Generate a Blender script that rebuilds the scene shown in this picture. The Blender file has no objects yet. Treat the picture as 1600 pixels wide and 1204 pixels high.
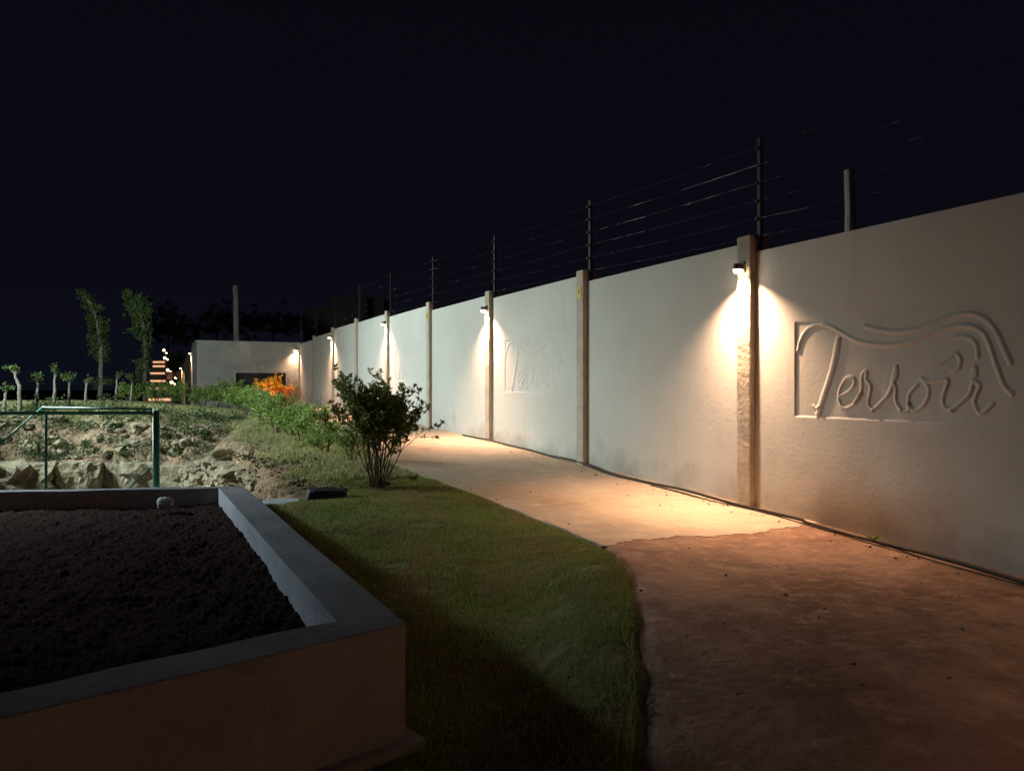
import bpy, bmesh, math, random
import numpy as np
from mathutils import Vector, Matrix

random.seed(7); RNG = np.random.default_rng(7)
SC = bpy.context.scene; COL = SC.collection
PI = math.pi; R = math.radians
EYE = 1.75                      # lens height above the ground at the photographer's feet
F = 1202.0                      # focal length in photograph pixels

# ------------------------------------------------------------------ camera, night sky, exposure
cd = bpy.data.cameras.new('camera'); cam = bpy.data.objects.new('camera', cd); COL.objects.link(cam)
cam.location = (0, 0, EYE); cam.rotation_euler = (R(90), 0, 0)
cd.sensor_width = 36; cd.lens = F/1600*36; cd.clip_end = 2000; cd.clip_start = .05
SC.camera = cam
w = bpy.data.worlds.new('World'); SC.world = w; w.use_nodes = True
nt = w.node_tree; bg = nt.nodes['Background']
tc = nt.nodes.new('ShaderNodeTexCoord'); sep = nt.nodes.new('ShaderNodeSeparateXYZ'); ramp = nt.nodes.new('ShaderNodeValToRGB')
nt.links.new(tc.outputs['Generated'], sep.inputs[0]); nt.links.new(sep.outputs['Z'], ramp.inputs[0]); nt.links.new(ramp.outputs[0], bg.inputs[0])
ramp.color_ramp.elements[0].position = 0.0; ramp.color_ramp.elements[0].color = (.0042, .0052, .0105, 1)
ramp.color_ramp.elements[1].position = .45; ramp.color_ramp.elements[1].color = (.0036, .0030, .0060, 1)
e = ramp.color_ramp.elements.new(.15); e.color = (.0038, .0036, .0075, 1)
bg.inputs[1].default_value = .85
SC.view_settings.view_transform = 'Standard'; SC.view_settings.look = 'None'
SC.view_settings.exposure = 0.0; SC.view_settings.gamma = 1.0
SC.render.engine = 'CYCLES'
SC.cycles.use_denoising = True
SC.cycles.max_bounces = 5; SC.cycles.diffuse_bounces = 4; SC.cycles.sample_clamp_indirect = 3

# ------------------------------------------------------------------ lights off the frame (the rest sit in their lamps)
def aim(o, d): o.rotation_euler = Vector(d).to_track_quat('-Z', 'Y').to_euler()
def light(name, kind, loc, energy, color, parent=None, **kw):
    l = bpy.data.lights.new(name, kind); l.energy = energy; l.color = color
    for k, v in kw.items(): setattr(l, k, v)
    o = bpy.data.objects.new(name, l); COL.objects.link(o); o.location = loc
    if parent: o.parent = parent
    return o
FLOOD = Vector((-15.8, 17.8, EYE+3.1)); FLOOD_W = 8600; FLOOD_C = (.82, 1.0, .96)
FL2 = Vector((-8.2, 9.1, EYE+1.2)); FL2_W = 1150; FL2_C = (.66, .86, 1.0)
PORCH = Vector((4.5, -7.5, EYE+2.2)); PORCH_W = 120; WARM = (1.0, .48, .27)
LAMP_W = 1050

# ------------------------------------------------------------------ helpers
def link(o, parent=None):
    COL.objects.link(o)
    if parent: o.parent = parent
    return o
def props(o, label=None, cat=None, group=None, kind=None):
    for k, v in (('label', label), ('category', cat), ('group', group), ('kind', kind)):
        if v: o[k] = v
    return o
def empty(name, loc=(0, 0, 0), label=None, cat=None, group=None):
    o = bpy.data.objects.new(name, None); o.location = loc; o.empty_display_size = .2
    return props(link(o), label, cat, group)
def obj(name, bm, mat, parent=None, smooth=False):
    me = bpy.data.meshes.new(name)
    if smooth:
        for f in bm.faces: f.smooth = True
    bm.to_mesh(me); bm.free(); me.materials.append(mat)
    return link(bpy.data.objects.new(name, me), parent)
def npmesh(name, V, Fq, mat, parent=None, smooth=False, n=4):
    me = bpy.data.meshes.new(name); V = np.asarray(V, dtype=np.float32); Fq = np.asarray(Fq, dtype=np.int32)
    me.vertices.add(len(V)); me.vertices.foreach_set('co', V.ravel())
    me.loops.add(Fq.size); me.loops.foreach_set('vertex_index', Fq.ravel())
    me.polygons.add(len(Fq)); me.polygons.foreach_set('loop_start', np.arange(0, Fq.size, n, dtype=np.int32))
    me.polygons.foreach_set('loop_total', np.full(len(Fq), n, dtype=np.int32))
    if smooth: me.polygons.foreach_set('use_smooth', np.ones(len(Fq), dtype=bool))
    me.update(calc_edges=True); me.validate(); me.materials.append(mat)
    return link(bpy.data.objects.new(name, me), parent)
def gridfaces(nu, nv):
    i, j = np.meshgrid(np.arange(nu-1), np.arange(nv-1), indexing='ij'); a = i*nv+j
    return np.stack([a, a+nv, a+nv+1, a+1], -1).reshape(-1, 4)
def dup(root, loc, rotz=0, scale=1, label=None, group=None):
    r = root.copy(); COL.objects.link(r); r.location = loc; r.rotation_euler = (0, 0, rotz); r.scale = (scale,)*3
    if label: r['label'] = label
    if group: r['group'] = group
    for ch in list(root.children):
        c = ch.copy(); COL.objects.link(c); c.parent = r
        for g_ in list(ch.children):
            d = g_.copy(); COL.objects.link(d); d.parent = c
    return r
def add_box(bm, c, size, mat=None, bevel=0):
    r = bmesh.ops.create_cube(bm, size=1)
    M = Matrix.Translation(c) @ (mat.to_4x4() if mat is not None else Matrix.Identity(4)) @ Matrix.Diagonal((*size, 1))
    bmesh.ops.transform(bm, matrix=M, verts=r['verts'])
    if bevel:
        es = list({e for v in r['verts'] for e in v.link_edges})
        bmesh.ops.bevel(bm, geom=es, offset=bevel, segments=2, affect='EDGES', profile=.6)
def add_tube(bm, pts, rad, n=8, cap=True):
    pts = [Vector(p) for p in pts]; rad = [rad]*len(pts) if np.isscalar(rad) else rad
    rings = []
    ref = Vector((0, 0, 1)) if abs((pts[-1]-pts[0]).normalized().z) < .9 else Vector((1, 0, 0))
    for i, p in enumerate(pts):
        t = (pts[min(i+1, len(pts)-1)]-pts[max(i-1, 0)]).normalized()
        a = t.cross(ref).normalized(); b = t.cross(a).normalized()
        rings.append([bm.verts.new(p+(a*math.cos(2*PI*k/n)+b*math.sin(2*PI*k/n))*rad[i]) for k in range(n)])
    for r0, r1 in zip(rings, rings[1:]):
        for k in range(n): bm.faces.new((r0[k], r0[(k+1) % n], r1[(k+1) % n], r1[k]))
    if cap: bm.faces.new(rings[0][::-1]); bm.faces.new(rings[-1])
def at(px, py, Y): return Vector(((px-800)/F*Y, Y, EYE-(py-602)/F*Y))

# ------------------------------------------------------------------ materials
def mat(name, col, rough=.8, metal=0, noise=None, bump=None, emit=None, spec=.3):
    """noise: list of (scale, detail, colour, lo, hi); bump: list of (scale, detail, distance)"""
    m = bpy.data.materials.new(name); m.use_nodes = True; n = m.node_tree; b = n.nodes['Principled BSDF']
    b.inputs['Base Color'].default_value = (*col, 1); b.inputs['Roughness'].default_value = rough
    b.inputs['Metallic'].default_value = metal; b.inputs['Specular IOR Level'].default_value = spec
    tcn = n.nodes.new('ShaderNodeTexCoord'); co = tcn.outputs['Object']; cur = None
    for sc_, det, c2, lo, hi in (noise or []):
        t = n.nodes.new('ShaderNodeTexNoise'); t.inputs['Detail'].default_value = det; t.inputs['Roughness'].default_value = .62
        if isinstance(sc_, tuple):
            mp = n.nodes.new('ShaderNodeMapping'); mp.inputs['Scale'].default_value = sc_; n.links.new(co, mp.inputs[0]); n.links.new(mp.outputs[0], t.inputs['Vector']); t.inputs['Scale'].default_value = 1
        else: n.links.new(co, t.inputs['Vector']); t.inputs['Scale'].default_value = sc_
        mr = n.nodes.new('ShaderNodeMapRange'); mr.inputs[1].default_value = lo; mr.inputs[2].default_value = hi; mr.clamp = True
        n.links.new(t.outputs['Fac'], mr.inputs[0])
        mx = n.nodes.new('ShaderNodeMix'); mx.data_type = 'RGBA'; n.links.new(mr.outputs[0], mx.inputs[0])
        if cur is None: mx.inputs[6].default_value = (*col, 1)
        else: n.links.new(cur, mx.inputs[6])
        mx.inputs[7].default_value = (*c2, 1); cur = mx.outputs[2]
    if cur is not None: n.links.new(cur, b.inputs['Base Color'])
    prev = None
    for sc_, det, dist in (bump or []):
        t = n.nodes.new('ShaderNodeTexNoise'); t.inputs['Scale'].default_value = sc_; t.inputs['Detail'].default_value = det; n.links.new(co, t.inputs['Vector'])
        bp = n.nodes.new('ShaderNodeBump'); bp.inputs['Distance'].default_value = dist; bp.inputs['Strength'].default_value = 1
        n.links.new(t.outputs['Fac'], bp.inputs['Height'])
        if prev: n.links.new(prev, bp.inputs['Normal'])
        prev = bp.outputs[0]
    if prev: n.links.new(prev, b.inputs['Normal'])
    if emit: b.inputs['Emission Color'].default_value = (*emit[0], 1); b.inputs['Emission Strength'].default_value = emit[1]
    return m
def leafmat(name, c1, c2, rough=.5, trans=.25, patch=None):
    m = bpy.data.materials.new(name); m.use_nodes = True; n = m.node_tree; b = n.nodes['Principled BSDF']
    g_ = n.nodes.new('ShaderNodeNewGeometry'); mx = n.nodes.new('ShaderNodeMix'); mx.data_type = 'RGBA'
    n.links.new(g_.outputs['Random Per Island'], mx.inputs[0]); mx.inputs[6].default_value = (*c1, 1); mx.inputs[7].default_value = (*c2, 1)
    if patch:
        tq = n.nodes.new('ShaderNodeTexCoord'); tn = n.nodes.new('ShaderNodeTexNoise'); tn.inputs['Scale'].default_value = 1.9; tn.inputs['Detail'].default_value = 6; n.links.new(tq.outputs['Object'], tn.inputs['Vector'])
        rr = n.nodes.new('ShaderNodeMapRange'); rr.inputs[1].default_value = .46; rr.inputs[2].default_value = .66; n.links.new(tn.outputs['Fac'], rr.inputs[0])
        m2 = n.nodes.new('ShaderNodeMix'); m2.data_type = 'RGBA'; n.links.new(rr.outputs[0], m2.inputs[0]); n.links.new(mx.outputs[2], m2.inputs[6]); m2.inputs[7].default_value = (*patch, 1); mx = m2
    n.links.new(mx.outputs[2], b.inputs['Base Color']); b.inputs['Roughness'].default_value = rough; b.inputs['Specular IOR Level'].default_value = .35
    tr = n.nodes.new('ShaderNodeBsdfTranslucent'); n.links.new(mx.outputs[2], tr.inputs[0])
    ms = n.nodes.new('ShaderNodeMixShader'); ms.inputs[0].default_value = trans
    n.links.new(b.outputs[0], ms.inputs[1]); n.links.new(tr.outputs[0], ms.inputs[2]); n.links.new(ms.outputs[0], n.nodes['Material Output'].inputs[0])
    return m

M = {}
M['plaster'] = mat('plaster', (.60, .59, .56), .88, noise=[(.5, 4, (.54, .52, .48), .4, .7), ((3, 3, .6), 6, (.50, .48, .43), .56, .85)], bump=[(1.6, 3, .008), (26, 4, .002), (160, 2, .0008)])
def base_dirt(m):
    n = m.node_tree; b = n.nodes['Principled BSDF']; src = b.inputs['Base Color'].links[0].from_socket
    tc_ = n.nodes.new('ShaderNodeTexCoord'); sx = n.nodes.new('ShaderNodeSeparateXYZ'); n.links.new(tc_.outputs['Object'], sx.inputs[0])
    def math_(op, a, c):
        q = n.nodes.new('ShaderNodeMath'); q.operation = op
        for i, v in enumerate((a, c)):
            if isinstance(v, (int, float)): q.inputs[i].default_value = v
            else: n.links.new(v, q.inputs[i])
        return q.outputs[0]
    hgt = math_('SUBTRACT', sx.outputs['Z'], math_('ADD', math_('MULTIPLY', sx.outputs['Y'], .036), -.01))
    t1 = n.nodes.new('ShaderNodeTexNoise'); t1.inputs['Scale'].default_value = 1.9; t1.inputs['Detail'].default_value = 7; n.links.new(tc_.outputs['Object'], t1.inputs['Vector'])
    v = math_('SUBTRACT', math_('MULTIPLY', math_('SUBTRACT', t1.outputs['Fac'], .38), 1.5), hgt)
    r = n.nodes.new('ShaderNodeMapRange'); r.inputs[1].default_value = -.12; r.inputs[2].default_value = .30; r.inputs[4].default_value = .38; n.links.new(v, r.inputs[0])
    mx = n.nodes.new('ShaderNodeMix'); mx.data_type = 'RGBA'; n.links.new(r.outputs[0], mx.inputs[0]); n.links.new(src, mx.inputs[6]); mx.inputs[7].default_value = (.17, .14, .11, 1)
    n.links.new(mx.outputs[2], b.inputs['Base Color'])
base_dirt(M['plaster'])
M['pillar'] = mat('pillar_concrete', (.50, .44, .36), .9, noise=[(6, 6, (.36, .31, .25), .45, .75)], bump=[(16, 6, .008), (60, 5, .004)])
M['concrete'] = mat('concrete', (.34, .325, .33), .85, noise=[(1.4, 6, (.22, .21, .215), .4, .7), (14, 5, (.40, .385, .38), .5, .8)], bump=[(30, 5, .003), (5, 4, .006)])
M['rim'] = mat('shaded_rim', (.20, .185, .185), .88, noise=[(1.8, 6, (.12, .11, .11), .4, .7), (16, 5, (.26, .24, .24), .5, .8)], bump=[(30, 5, .003)])  # planter top's dimmer light painted in as a darker tone
M['path'] = mat('path_concrete', (.56, .45, .345), .85, noise=[((.9, .9, .9), 7, (.42, .32, .24), .38, .68), (5, 8, (.62, .51, .40), .5, .75), ((7, 7, 7), 6, (.30, .22, .15), .66, .85)], bump=[(6, 6, .008), (60, 4, .002)])
M['path_rough'] = mat('rough_path_surface', (.40, .245, .17), .92, noise=[(1.3, 8, (.22, .12, .08), .38, .62), (5.5, 8, (.47, .30, .21), .50, .70), (2.4, 6, (.14, .085, .065), .58, .78)], bump=[(14, 8, .022), (70, 5, .006)])
M['soil_dark'] = mat('dark_soil', (.036, .022, .018), 1.0, noise=[(16, 6, (.09, .055, .045), .58, .8)], bump=[(34, 8, .012)], spec=.0)
M['rock'] = mat('limestone_rock', (.34, .285, .19), .92, noise=[(.8, 6, (.28, .24, .17), .42, .62), (3.2, 7, (.16, .135, .09), .5, .72), (7, 5, (.54, .48, .37), .58, .8)], bump=[(5, 8, .06), (26, 5, .02)])
M['stone_pale'] = mat('pale_stone', (.38, .36, .35), .8, noise=[(9, 5, (.22, .2, .19), .45, .7)], bump=[(14, 5, .01)])
M['slab'] = mat('slab_stone', (.42, .44, .44), .8, noise=[(5, 5, (.33, .34, .34), .45, .7)], bump=[(25, 5, .004)])
M['black'] = mat('black_plastic', (.018, .02, .026), .55, bump=[(20, 3, .01)])
M['dark_metal'] = mat('dark_metal', (.035, .028, .026), .5, .3)
M['lamp_body'] = mat('lamp_body', (.10, .06, .045), .5, .2)
M['fence_post'] = mat('galvanised_dark', (.035, .033, .045), .6, .0)
M['wire'] = mat('fence_wire', (.03, .03, .035), .4, .6, noise=[(1.1, 4, (.6, .6, .65), .56, .66)])  # bright stretches on the dark wire are painted glints
M['cable'] = mat('cable_rubber', (.03, .024, .02), .6)
M['green_paint'] = mat('green_paint', (.06, .26, .21), .45, noise=[(12, 4, (.03, .12, .10), .5, .8)], spec=.4)
M['bark'] = mat('bark', (.17, .14, .11), .9, noise=[(14, 5, (.08, .065, .05), .45, .7)], bump=[(30, 4, .02)])
M['bark_pale'] = mat('bark_pale', (.27, .255, .21), .9, noise=[(10, 5, (.2, .18, .14), .45, .7)], bump=[(30, 4, .02)])
M['stem'] = mat('shrub_stem', (.10, .08, .06), .85, bump=[(40, 3, .004)])
M['post'] = mat('weathered_post', (.33, .31, .29), .9, noise=[((9, 9, 1.2), 5, (.2, .18, .16), .4, .7)], bump=[(20, 4, .01)])
M['yellow'] = mat('yellow_sign', (.62, .46, .03), .5)
M['sign_black'] = mat('sign_black', (.02, .02, .02), .6)
M['lens'] = mat('lamp_lens', (1, .9, .75), .4, emit=((1.0, .80, .52), 45))
M['far_glow'] = mat('small_lamp_glow', (1, .8, .6), .4, emit=((1.0, .66, .38), 5))
M['strip'] = mat('led_strip', (1, .7, .45), .4, emit=((1.0, .52, .26), .95))
M['flood_glass'] = mat('flood_glass', (1, 1, 1), .4, emit=((.85, 1, .95), 30))
M['dark_inside'] = mat('dark_interior', (.02, .02, .022), .8)
M['grey_render'] = mat('grey_render', (.34, .335, .31), .9, noise=[(.9, 5, (.26, .25, .235), .4, .7)], bump=[(18, 4, .006)])
M['far_wall'] = mat('far_building_wall', (.22, .17, .15), .9, noise=[(.4, 4, (.17, .13, .11), .4, .7)])
M['leaf_dark'] = leafmat('bush_leaf', (.13, .17, .045), (.26, .29, .09), .5, .6)
M['leaf_hedge'] = leafmat('hedge_leaf', (.17, .30, .06), (.36, .44, .13), .5, .35)
M['leaf_tree'] = leafmat('tree_leaf', (.07, .13, .035), (.15, .21, .07), .55, .3)
M['leaf_far'] = leafmat('far_leaf', (.03, .06, .025), (.05, .08, .03), .6, .2)
M['leaf_weed'] = leafmat('weed_leaf', (.05, .085, .03), (.10, .13, .05), .6, .2)
M['leaf_orange'] = leafmat('orange_leaf', (.80, .20, .035), (.88, .32, .05), .5, .35)
M['leaf_yellow'] = leafmat('yellow_leaf', (.92, .48, .04), (.95, .62, .07), .5, .35)
M['grass'] = leafmat('grass_blade', (.14, .27, .045), (.43, .40, .12), .6, .3, (.36, .27, .11))
M['grass_dry'] = leafmat('dry_grass_blade', (.27, .30, .11), (.54, .49, .28), .6, .3)

# ------------------------------------------------------------------ the plan: s runs along the wall, p away from it
DV = np.array([-.423, .906]); NV = np.array([-.906, -.423]); A0 = np.array([2.83, 9.07]); L = 3.9
DV = DV/np.linalg.norm(DV); A0 = A0+DV*.15; NV = np.array([-DV[1], DV[0]])
if NV[0] > 0: NV = -NV
def W(s, p, z=0): q = A0+DV*s+NV*p; return Vector((q[0], q[1], z))
def sp(x, y): dx = np.asarray(x)-A0[0]; dy = np.asarray(y)-A0[1]; return dx*DV[0]+dy*DV[1], dx*NV[0]+dy*NV[1]
GS = [-40, -7, -3.1, 0, 3.9, 7.8, 11.7, 19.5, 23.4, 31, 45, 70, 100]
GZ = [-1.95, -1.76, -1.573, -1.433, -1.311, -1.165, -1.08, -.90, -.92, -1.08, -1.5, -2.4, -3.2]
def g(s): return sum(np.interp(np.asarray(s)+o, GS, GZ) for o in (-.8, 0, .8))/3+EYE
PS = [-40, -14, -7, -4.15, -3.55, -2.27, -1.7, -1.2, -.6, 2, 4, 100]
PE = [7.6, 7.4, 6.5, 4.33, 3.92, 3.10, 2.79, 2.66, 2.64, 2.75, 2.86, 2.9]
def pedge(s): return sum(np.interp(np.asarray(s)+o, PS, PE) for o in (-.25, 0, .25))/3
PIT = np.array([(-3.15, 10.5), (-4.1, 12.6), (-5.5, 15.3), (-6.9, 18.2), (-8.0, 19.9), (-10, 20.3), (-13.5, 20.1), (-17, 20.4), (-40, 20.4), (-40, 9.6), (-3.6, 10.0)])
PLAN = np.array([(-.66, 4.05), (-3.25, 9.25), (-9.0, 8.0), (-4.6, 2.45)])
def seg_d(P, pts, closed=True):
    """distance of points P (n,2) to a polyline, and inside flag"""
    best = np.full(len(P), 1e9); inside = np.zeros(len(P), bool); n = len(pts)
    for i in range(n if closed else n-1):
        a = pts[i]; b = pts[(i+1) % n]; ab = b-a
        t = np.clip(((P-a)@ab)/(ab@ab), 0, 1); d = np.hypot(*(P-a-t[:, None]*ab).T); best = np.minimum(best, d)
        if closed:
            c = ((a[1] > P[:, 1]) != (b[1] > P[:, 1]))
            with np.errstate(divide='ignore', invalid='ignore'):
                xi = (b[0]-a[0])*(P[:, 1]-a[1])/(b[1]-a[1])+a[0]
            inside ^= c & (P[:, 0] < xi)
    return best, inside
def sstep(a, b, x): t = np.clip((np.asarray(x)-a)/(b-a), 0, 1); return t*t*(3-2*t)
def vnoise(x, y, f, seed=0):
    x = np.asarray(x)*f+seed*17.3; y = np.asarray(y)*f+seed*9.1
    return (np.sin(x*1.7+np.sin(y*1.3+seed))+np.sin(y*2.1+np.sin(x*1.1))+np.sin((x+y)*1.3+1.7*np.sin(x*.7-y*.9)))/3
def upper(x, y):
    s, p = sp(x, y)
    z = g(s)-.25*sstep(0, 1.1, p-pedge(s))*sstep(2.0, -2.2, s)
    k = sstep(3.2, 8, p)*sstep(2, 13, s)
    crest = EYE-.60+.06*sstep(-13, -7, x)-.03*np.clip(np.asarray(y)-27, 0, 100)
    return z*(1-k)+crest*k
def terrain(x, y, lips=True):
    x = np.asarray(x, float).ravel(); y = np.asarray(y, float).ravel()
    U = upper(x, y); s, p = sp(x, y)
    d, ins = seg_d(np.stack([x, y], -1), PIT)
    wob = d+.25*vnoise(x, y, 1.1, 2)
    far = sstep(17.5, 20.0, y)*sstep(-6.5, -8.2, x)
    lip = EYE-1.42-.50*far+.10*vnoise(x, y, .9, 1)-.1*sstep(14, 9, y)
    wd = 2.3*(1-far)+2.9*far
    t = np.clip(wob/wd, 0, 1); bank = lip+(U-lip)*(1-(1-t)**1.7)
    z = np.where(U > lip, bank, U); rug = sstep(0, .3, d)*sstep(2.6, 1.2, d)*(.16+.84*far)
    z = z+rug*(.13*vnoise(x, y, 2.4, 7)+.07*vnoise(x, y, 6.1, 8)+.035*vnoise(x, y, 14, 9))
    z = np.where(ins, EYE-3.3+.1*vnoise(x, y, 1.3, 3), z)
    grassy = (p > pedge(s)) & ~ins
    z = z+np.where(grassy, .018*vnoise(x, y, 2.3, 4)+.03*vnoise(x, y, .7, 5)*sstep(0, 1, p-pedge(s)), 0)
    z = np.where((p <= pedge(s)+.02) & (p > -.6), z-.05, z)
    qp = np.stack([x, y], -1); _, inpl = seg_d(qp, PLAN); z = np.where(inpl, np.minimum(z, EYE-2.0), z)
    soil = np.where(ins, 1, sstep(1.0+1.3*far, .15+.9*far, wob+.35*vnoise(x, y, 2.9, 6)))
    return z, soil, d, ins, s, p
def gz(x, y): return float(terrain([x], [y])[0][0])

# ------------------------------------------------------------------ ground sheet
xs = np.concatenate([np.arange(-400, -40, 40), np.arange(-40, -17, 1.0), np.arange(-17, 6, .13), np.arange(6, 30, 1.5), np.arange(30, 401, 40)])
ys = np.concatenate([np.arange(-200, -10, 20), np.arange(-10, 1, 1.0), np.arange(1, 27, .13), np.arange(27, 90, 1.5), np.arange(90, 600, 40)])
X, Y = np.meshgrid(xs, ys, indexing='ij'); Z, SO, *_ = terrain(X, Y)
m = bpy.data.materials.new('ground'); m.use_nodes = True; n = m.node_tree; b = n.nodes['Principled BSDF']; b.inputs['Roughness'].default_value = .95; b.inputs['Specular IOR Level'].default_value = .1
at_ = n.nodes.new('ShaderNodeAttribute'); at_.attribute_name = 'soil'; tcn = n.nodes.new('ShaderNodeTexCoord')
def nz(scale, det, lo, hi):
    t = n.nodes.new('ShaderNodeTexNoise'); t.inputs['Scale'].default_value = scale; t.inputs['Detail'].default_value = det; n.links.new(tcn.outputs['Object'], t.inputs['Vector'])
    r = n.nodes.new('ShaderNodeMapRange'); r.inputs[1].default_value = lo; r.inputs[2].default_value = hi; n.links.new(t.outputs['Fac'], r.inputs[0]); return r.outputs[0], t.outputs['Fac']
def mixc(f, a, c):
    x = n.nodes.new('ShaderNodeMix'); x.data_type = 'RGBA'; n.links.new(f, x.inputs[0])
    for i, v in ((6, a), (7, c)):
        if isinstance(v, tuple): x.inputs[i].default_value = (*v, 1)
        else: n.links.new(v, x.inputs[i])
    return x.outputs[2]
grass_c = mixc(nz(1.6, 6, .35, .65)[0], (.09, .11, .035), (.19, .165, .08))
soil_c = mixc(nz(6, 8, .54, .70)[0], mixc(nz(1.7, 7, .40, .60)[0], (.33, .225, .155), (.19, .135, .09)), (.06, .05, .03))
n.links.new(mixc(at_.outputs['Fac'], grass_c, soil_c), b.inputs['Base Color'])
bp = n.nodes.new('ShaderNodeBump'); bp.inputs['Distance'].default_value = .09; n.links.new(nz(7, 9, 0, 1)[1], bp.inputs['Height']); n.links.new(bp.outputs[0], b.inputs['Normal'])
gr = npmesh('ground', np.stack([X.ravel(), Y.ravel(), Z], -1), gridfaces(len(xs), len(ys)), m, smooth=True)
ca = gr.data.attributes.new('soil', 'FLOAT', 'POINT'); ca.data.foreach_set('value', SO.astype(np.float32))
props(gr, kind='structure')

# ------------------------------------------------------------------ path: smooth concrete beyond a ragged joint, rough surface before it
def path_sheet(name, s_of, mt, lift, ds=.1, nt_=46):
    S0, S1 = s_of; su = np.arange(S0, S1+ds/2, ds); tv = np.linspace(0, 1, nt_)
    S, T = np.meshgrid(su, tv, indexing='ij')
    if name == 'path' and S0 > -2:        # the poured edge wanders
        S = S+np.where(S < S0+.5, (.05*np.sin(T*9+1)+.025*np.sin(T*31)+.02*np.sin(T*77)+.012*np.sin(T*170+1)+.008*np.sin(T*290)+.10*T)*(1-(S-S0)/.5), 0)
    P = -.12+(pedge(S)+.012*np.sin(S*7)+.12)*T
    Zp = g(S)+lift+.006*vnoise(S, P, 1.6, 8)+np.where(T > .999, -.06, 0)
    q = A0[None, None, :]+S[..., None]*DV+P[..., None]*NV
    o = npmesh(name, np.stack([q[..., 0].ravel(), q[..., 1].ravel(), Zp.ravel()], -1), gridfaces(len(su), nt_), mt, smooth=True)
    return props(o, kind='structure')
path_sheet('path', (-1.15, 60), M['path'], .002, nt_=150)
path_sheet('forecourt', (-20, -.4), M['path_rough'], -.003)

# ------------------------------------------------------------------ perimeter wall
ZT = {-6: 1.05, -5: 1.16, -4: 1.28, -3: 1.40, -2: 1.52, -1: 1.65, 0: 1.78, 1: 1.90, 2: 1.99, 3: 2.14, 4: 2.26, 5: 2.34, 6: 2.29, 7: 2.20, 8: 2.10}
PW = .22; PF = -.085; PT = .085
def ptop(k): return min(ZT[k], ZT[k+1])-.065+EYE
ANG = math.atan2(DV[1], DV[0])       # local frame: +x along the wall, +y = -p side
RM = Matrix.Rotation(ANG, 3, 'Z')
def wbox(bm, s0, s1, p0, p1, z0, z1, bevel=0):
    c = W((s0+s1)/2, (p0+p1)/2, (z0+z1)/2); add_box(bm, c, (abs(s1-s0), abs(p1-p0), z1-z0), RM, bevel)

# relief emblem, drawn on the wall plane
def wallpt(zx, zy):
    px = 1180+zx/3.8095; py = 460+zy/3.8095; r = (px-800)/F
    # X = A0x + DVx s + NVx p ; Y likewise ; X/Y = r
    p = PF; s = (r*(A0[1]+NV[1]*p)-(A0[0]+NV[0]*p))/(DV[0]-r*DV[1]); Yd = A0[1]+DV[1]*s+NV[1]*p
    return np.array([-s, EYE-(py-602)/F*Yd])
def smooth_line(pts, n=8):
    P = np.array([wallpt(*q) for q in pts]); out = []
    Q = np.vstack([2*P[0]-P[1], P, 2*P[-1]-P[-2]])
    for i in range(1, len(Q)-2):
        for t in np.linspace(0, 1, n, endpoint=False):
            out.append(.5*((2*Q[i])+(-Q[i-1]+Q[i+1])*t+(2*Q[i-1]-5*Q[i]+4*Q[i+1]-Q[i+2])*t*t+(-Q[i-1]+3*Q[i]-3*Q[i+1]+Q[i+2])*t**3))
    return np.array(out+[P[-1]])
wave = [(250, 330), (268, 265), (310, 205), (375, 180), (440, 190), (520, 232), (600, 275), (700, 298), (830, 300), (960, 272), (1080, 218), (1200, 190), (1290, 192), (1360, 235), (1400, 320), (1440, 440), (1480, 540), (1530, 590)]
strokes = [(wave, .022, .026),
 ([(655, 188), (730, 210), (860, 222), (980, 205), (1090, 160), (1200, 122), (1300, 117), (1380, 155), (1440, 230), (1480, 320), (1520, 405)], .022, .026),
 ([(1190, 252), (1250, 252), (1295, 275), (1318, 320), (1320, 372)], .020, .024),
 ([(490, 268), (468, 390), (435, 510), (398, 620), (370, 712)], .034, .034),
 ([(342, 662), (358, 675), (378, 668)], .014, .024),
 ([(500, 605), (560, 570), (588, 520), (568, 492), (530, 508), (498, 570), (496, 635), (525, 676), (580, 655), (625, 590)], .018, .026),
 ([(590, 640), (625, 580), (632, 480), (658, 458), (655, 505), (682, 545), (672, 610), (668, 650), (695, 690)], .018, .026),
 ([(695, 690), (745, 640), (800, 570), (832, 430), (838, 480), (818, 520), (832, 560), (832, 630), (862, 690)], .018, .026),
 ([(862, 690), (905, 690), (910, 600), (958, 538)], .016, .024), ([(910, 650), (938, 692), (990, 665), (1026, 600), (1022, 545), (985, 500), (1030, 520), (1140, 505)], .018, .024),
 ([(1143, 520), (1112, 615), (1122, 668), (1165, 690)], .018, .024),
 ([(1050, 425), (1120, 396), (1185, 352), (1218, 385), (1205, 440), (1165, 450)], .018, .024),
 ([(1165, 690), (1222, 640), (1280, 575), (1300, 430), (1312, 480), (1282, 500), (1332, 540), (1320, 580), (1302, 640), (1340, 708), (1412, 650)], .018, .026)]
wl = smooth_line(wave)
bl = wallpt(235, 725); tl = wallpt(235, 163); tl2 = wallpt(400, 161)
rec = np.vstack([bl, tl, tl2, wl[int(len(wl)*.2):], [wl[-1][0]+.05, bl[1]]])
U0, U1, V0, V1 = bl[0]-.12, wl[-1][0]+.18, bl[1]-.10, wallpt(1300, 60)[1]+.05
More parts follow.
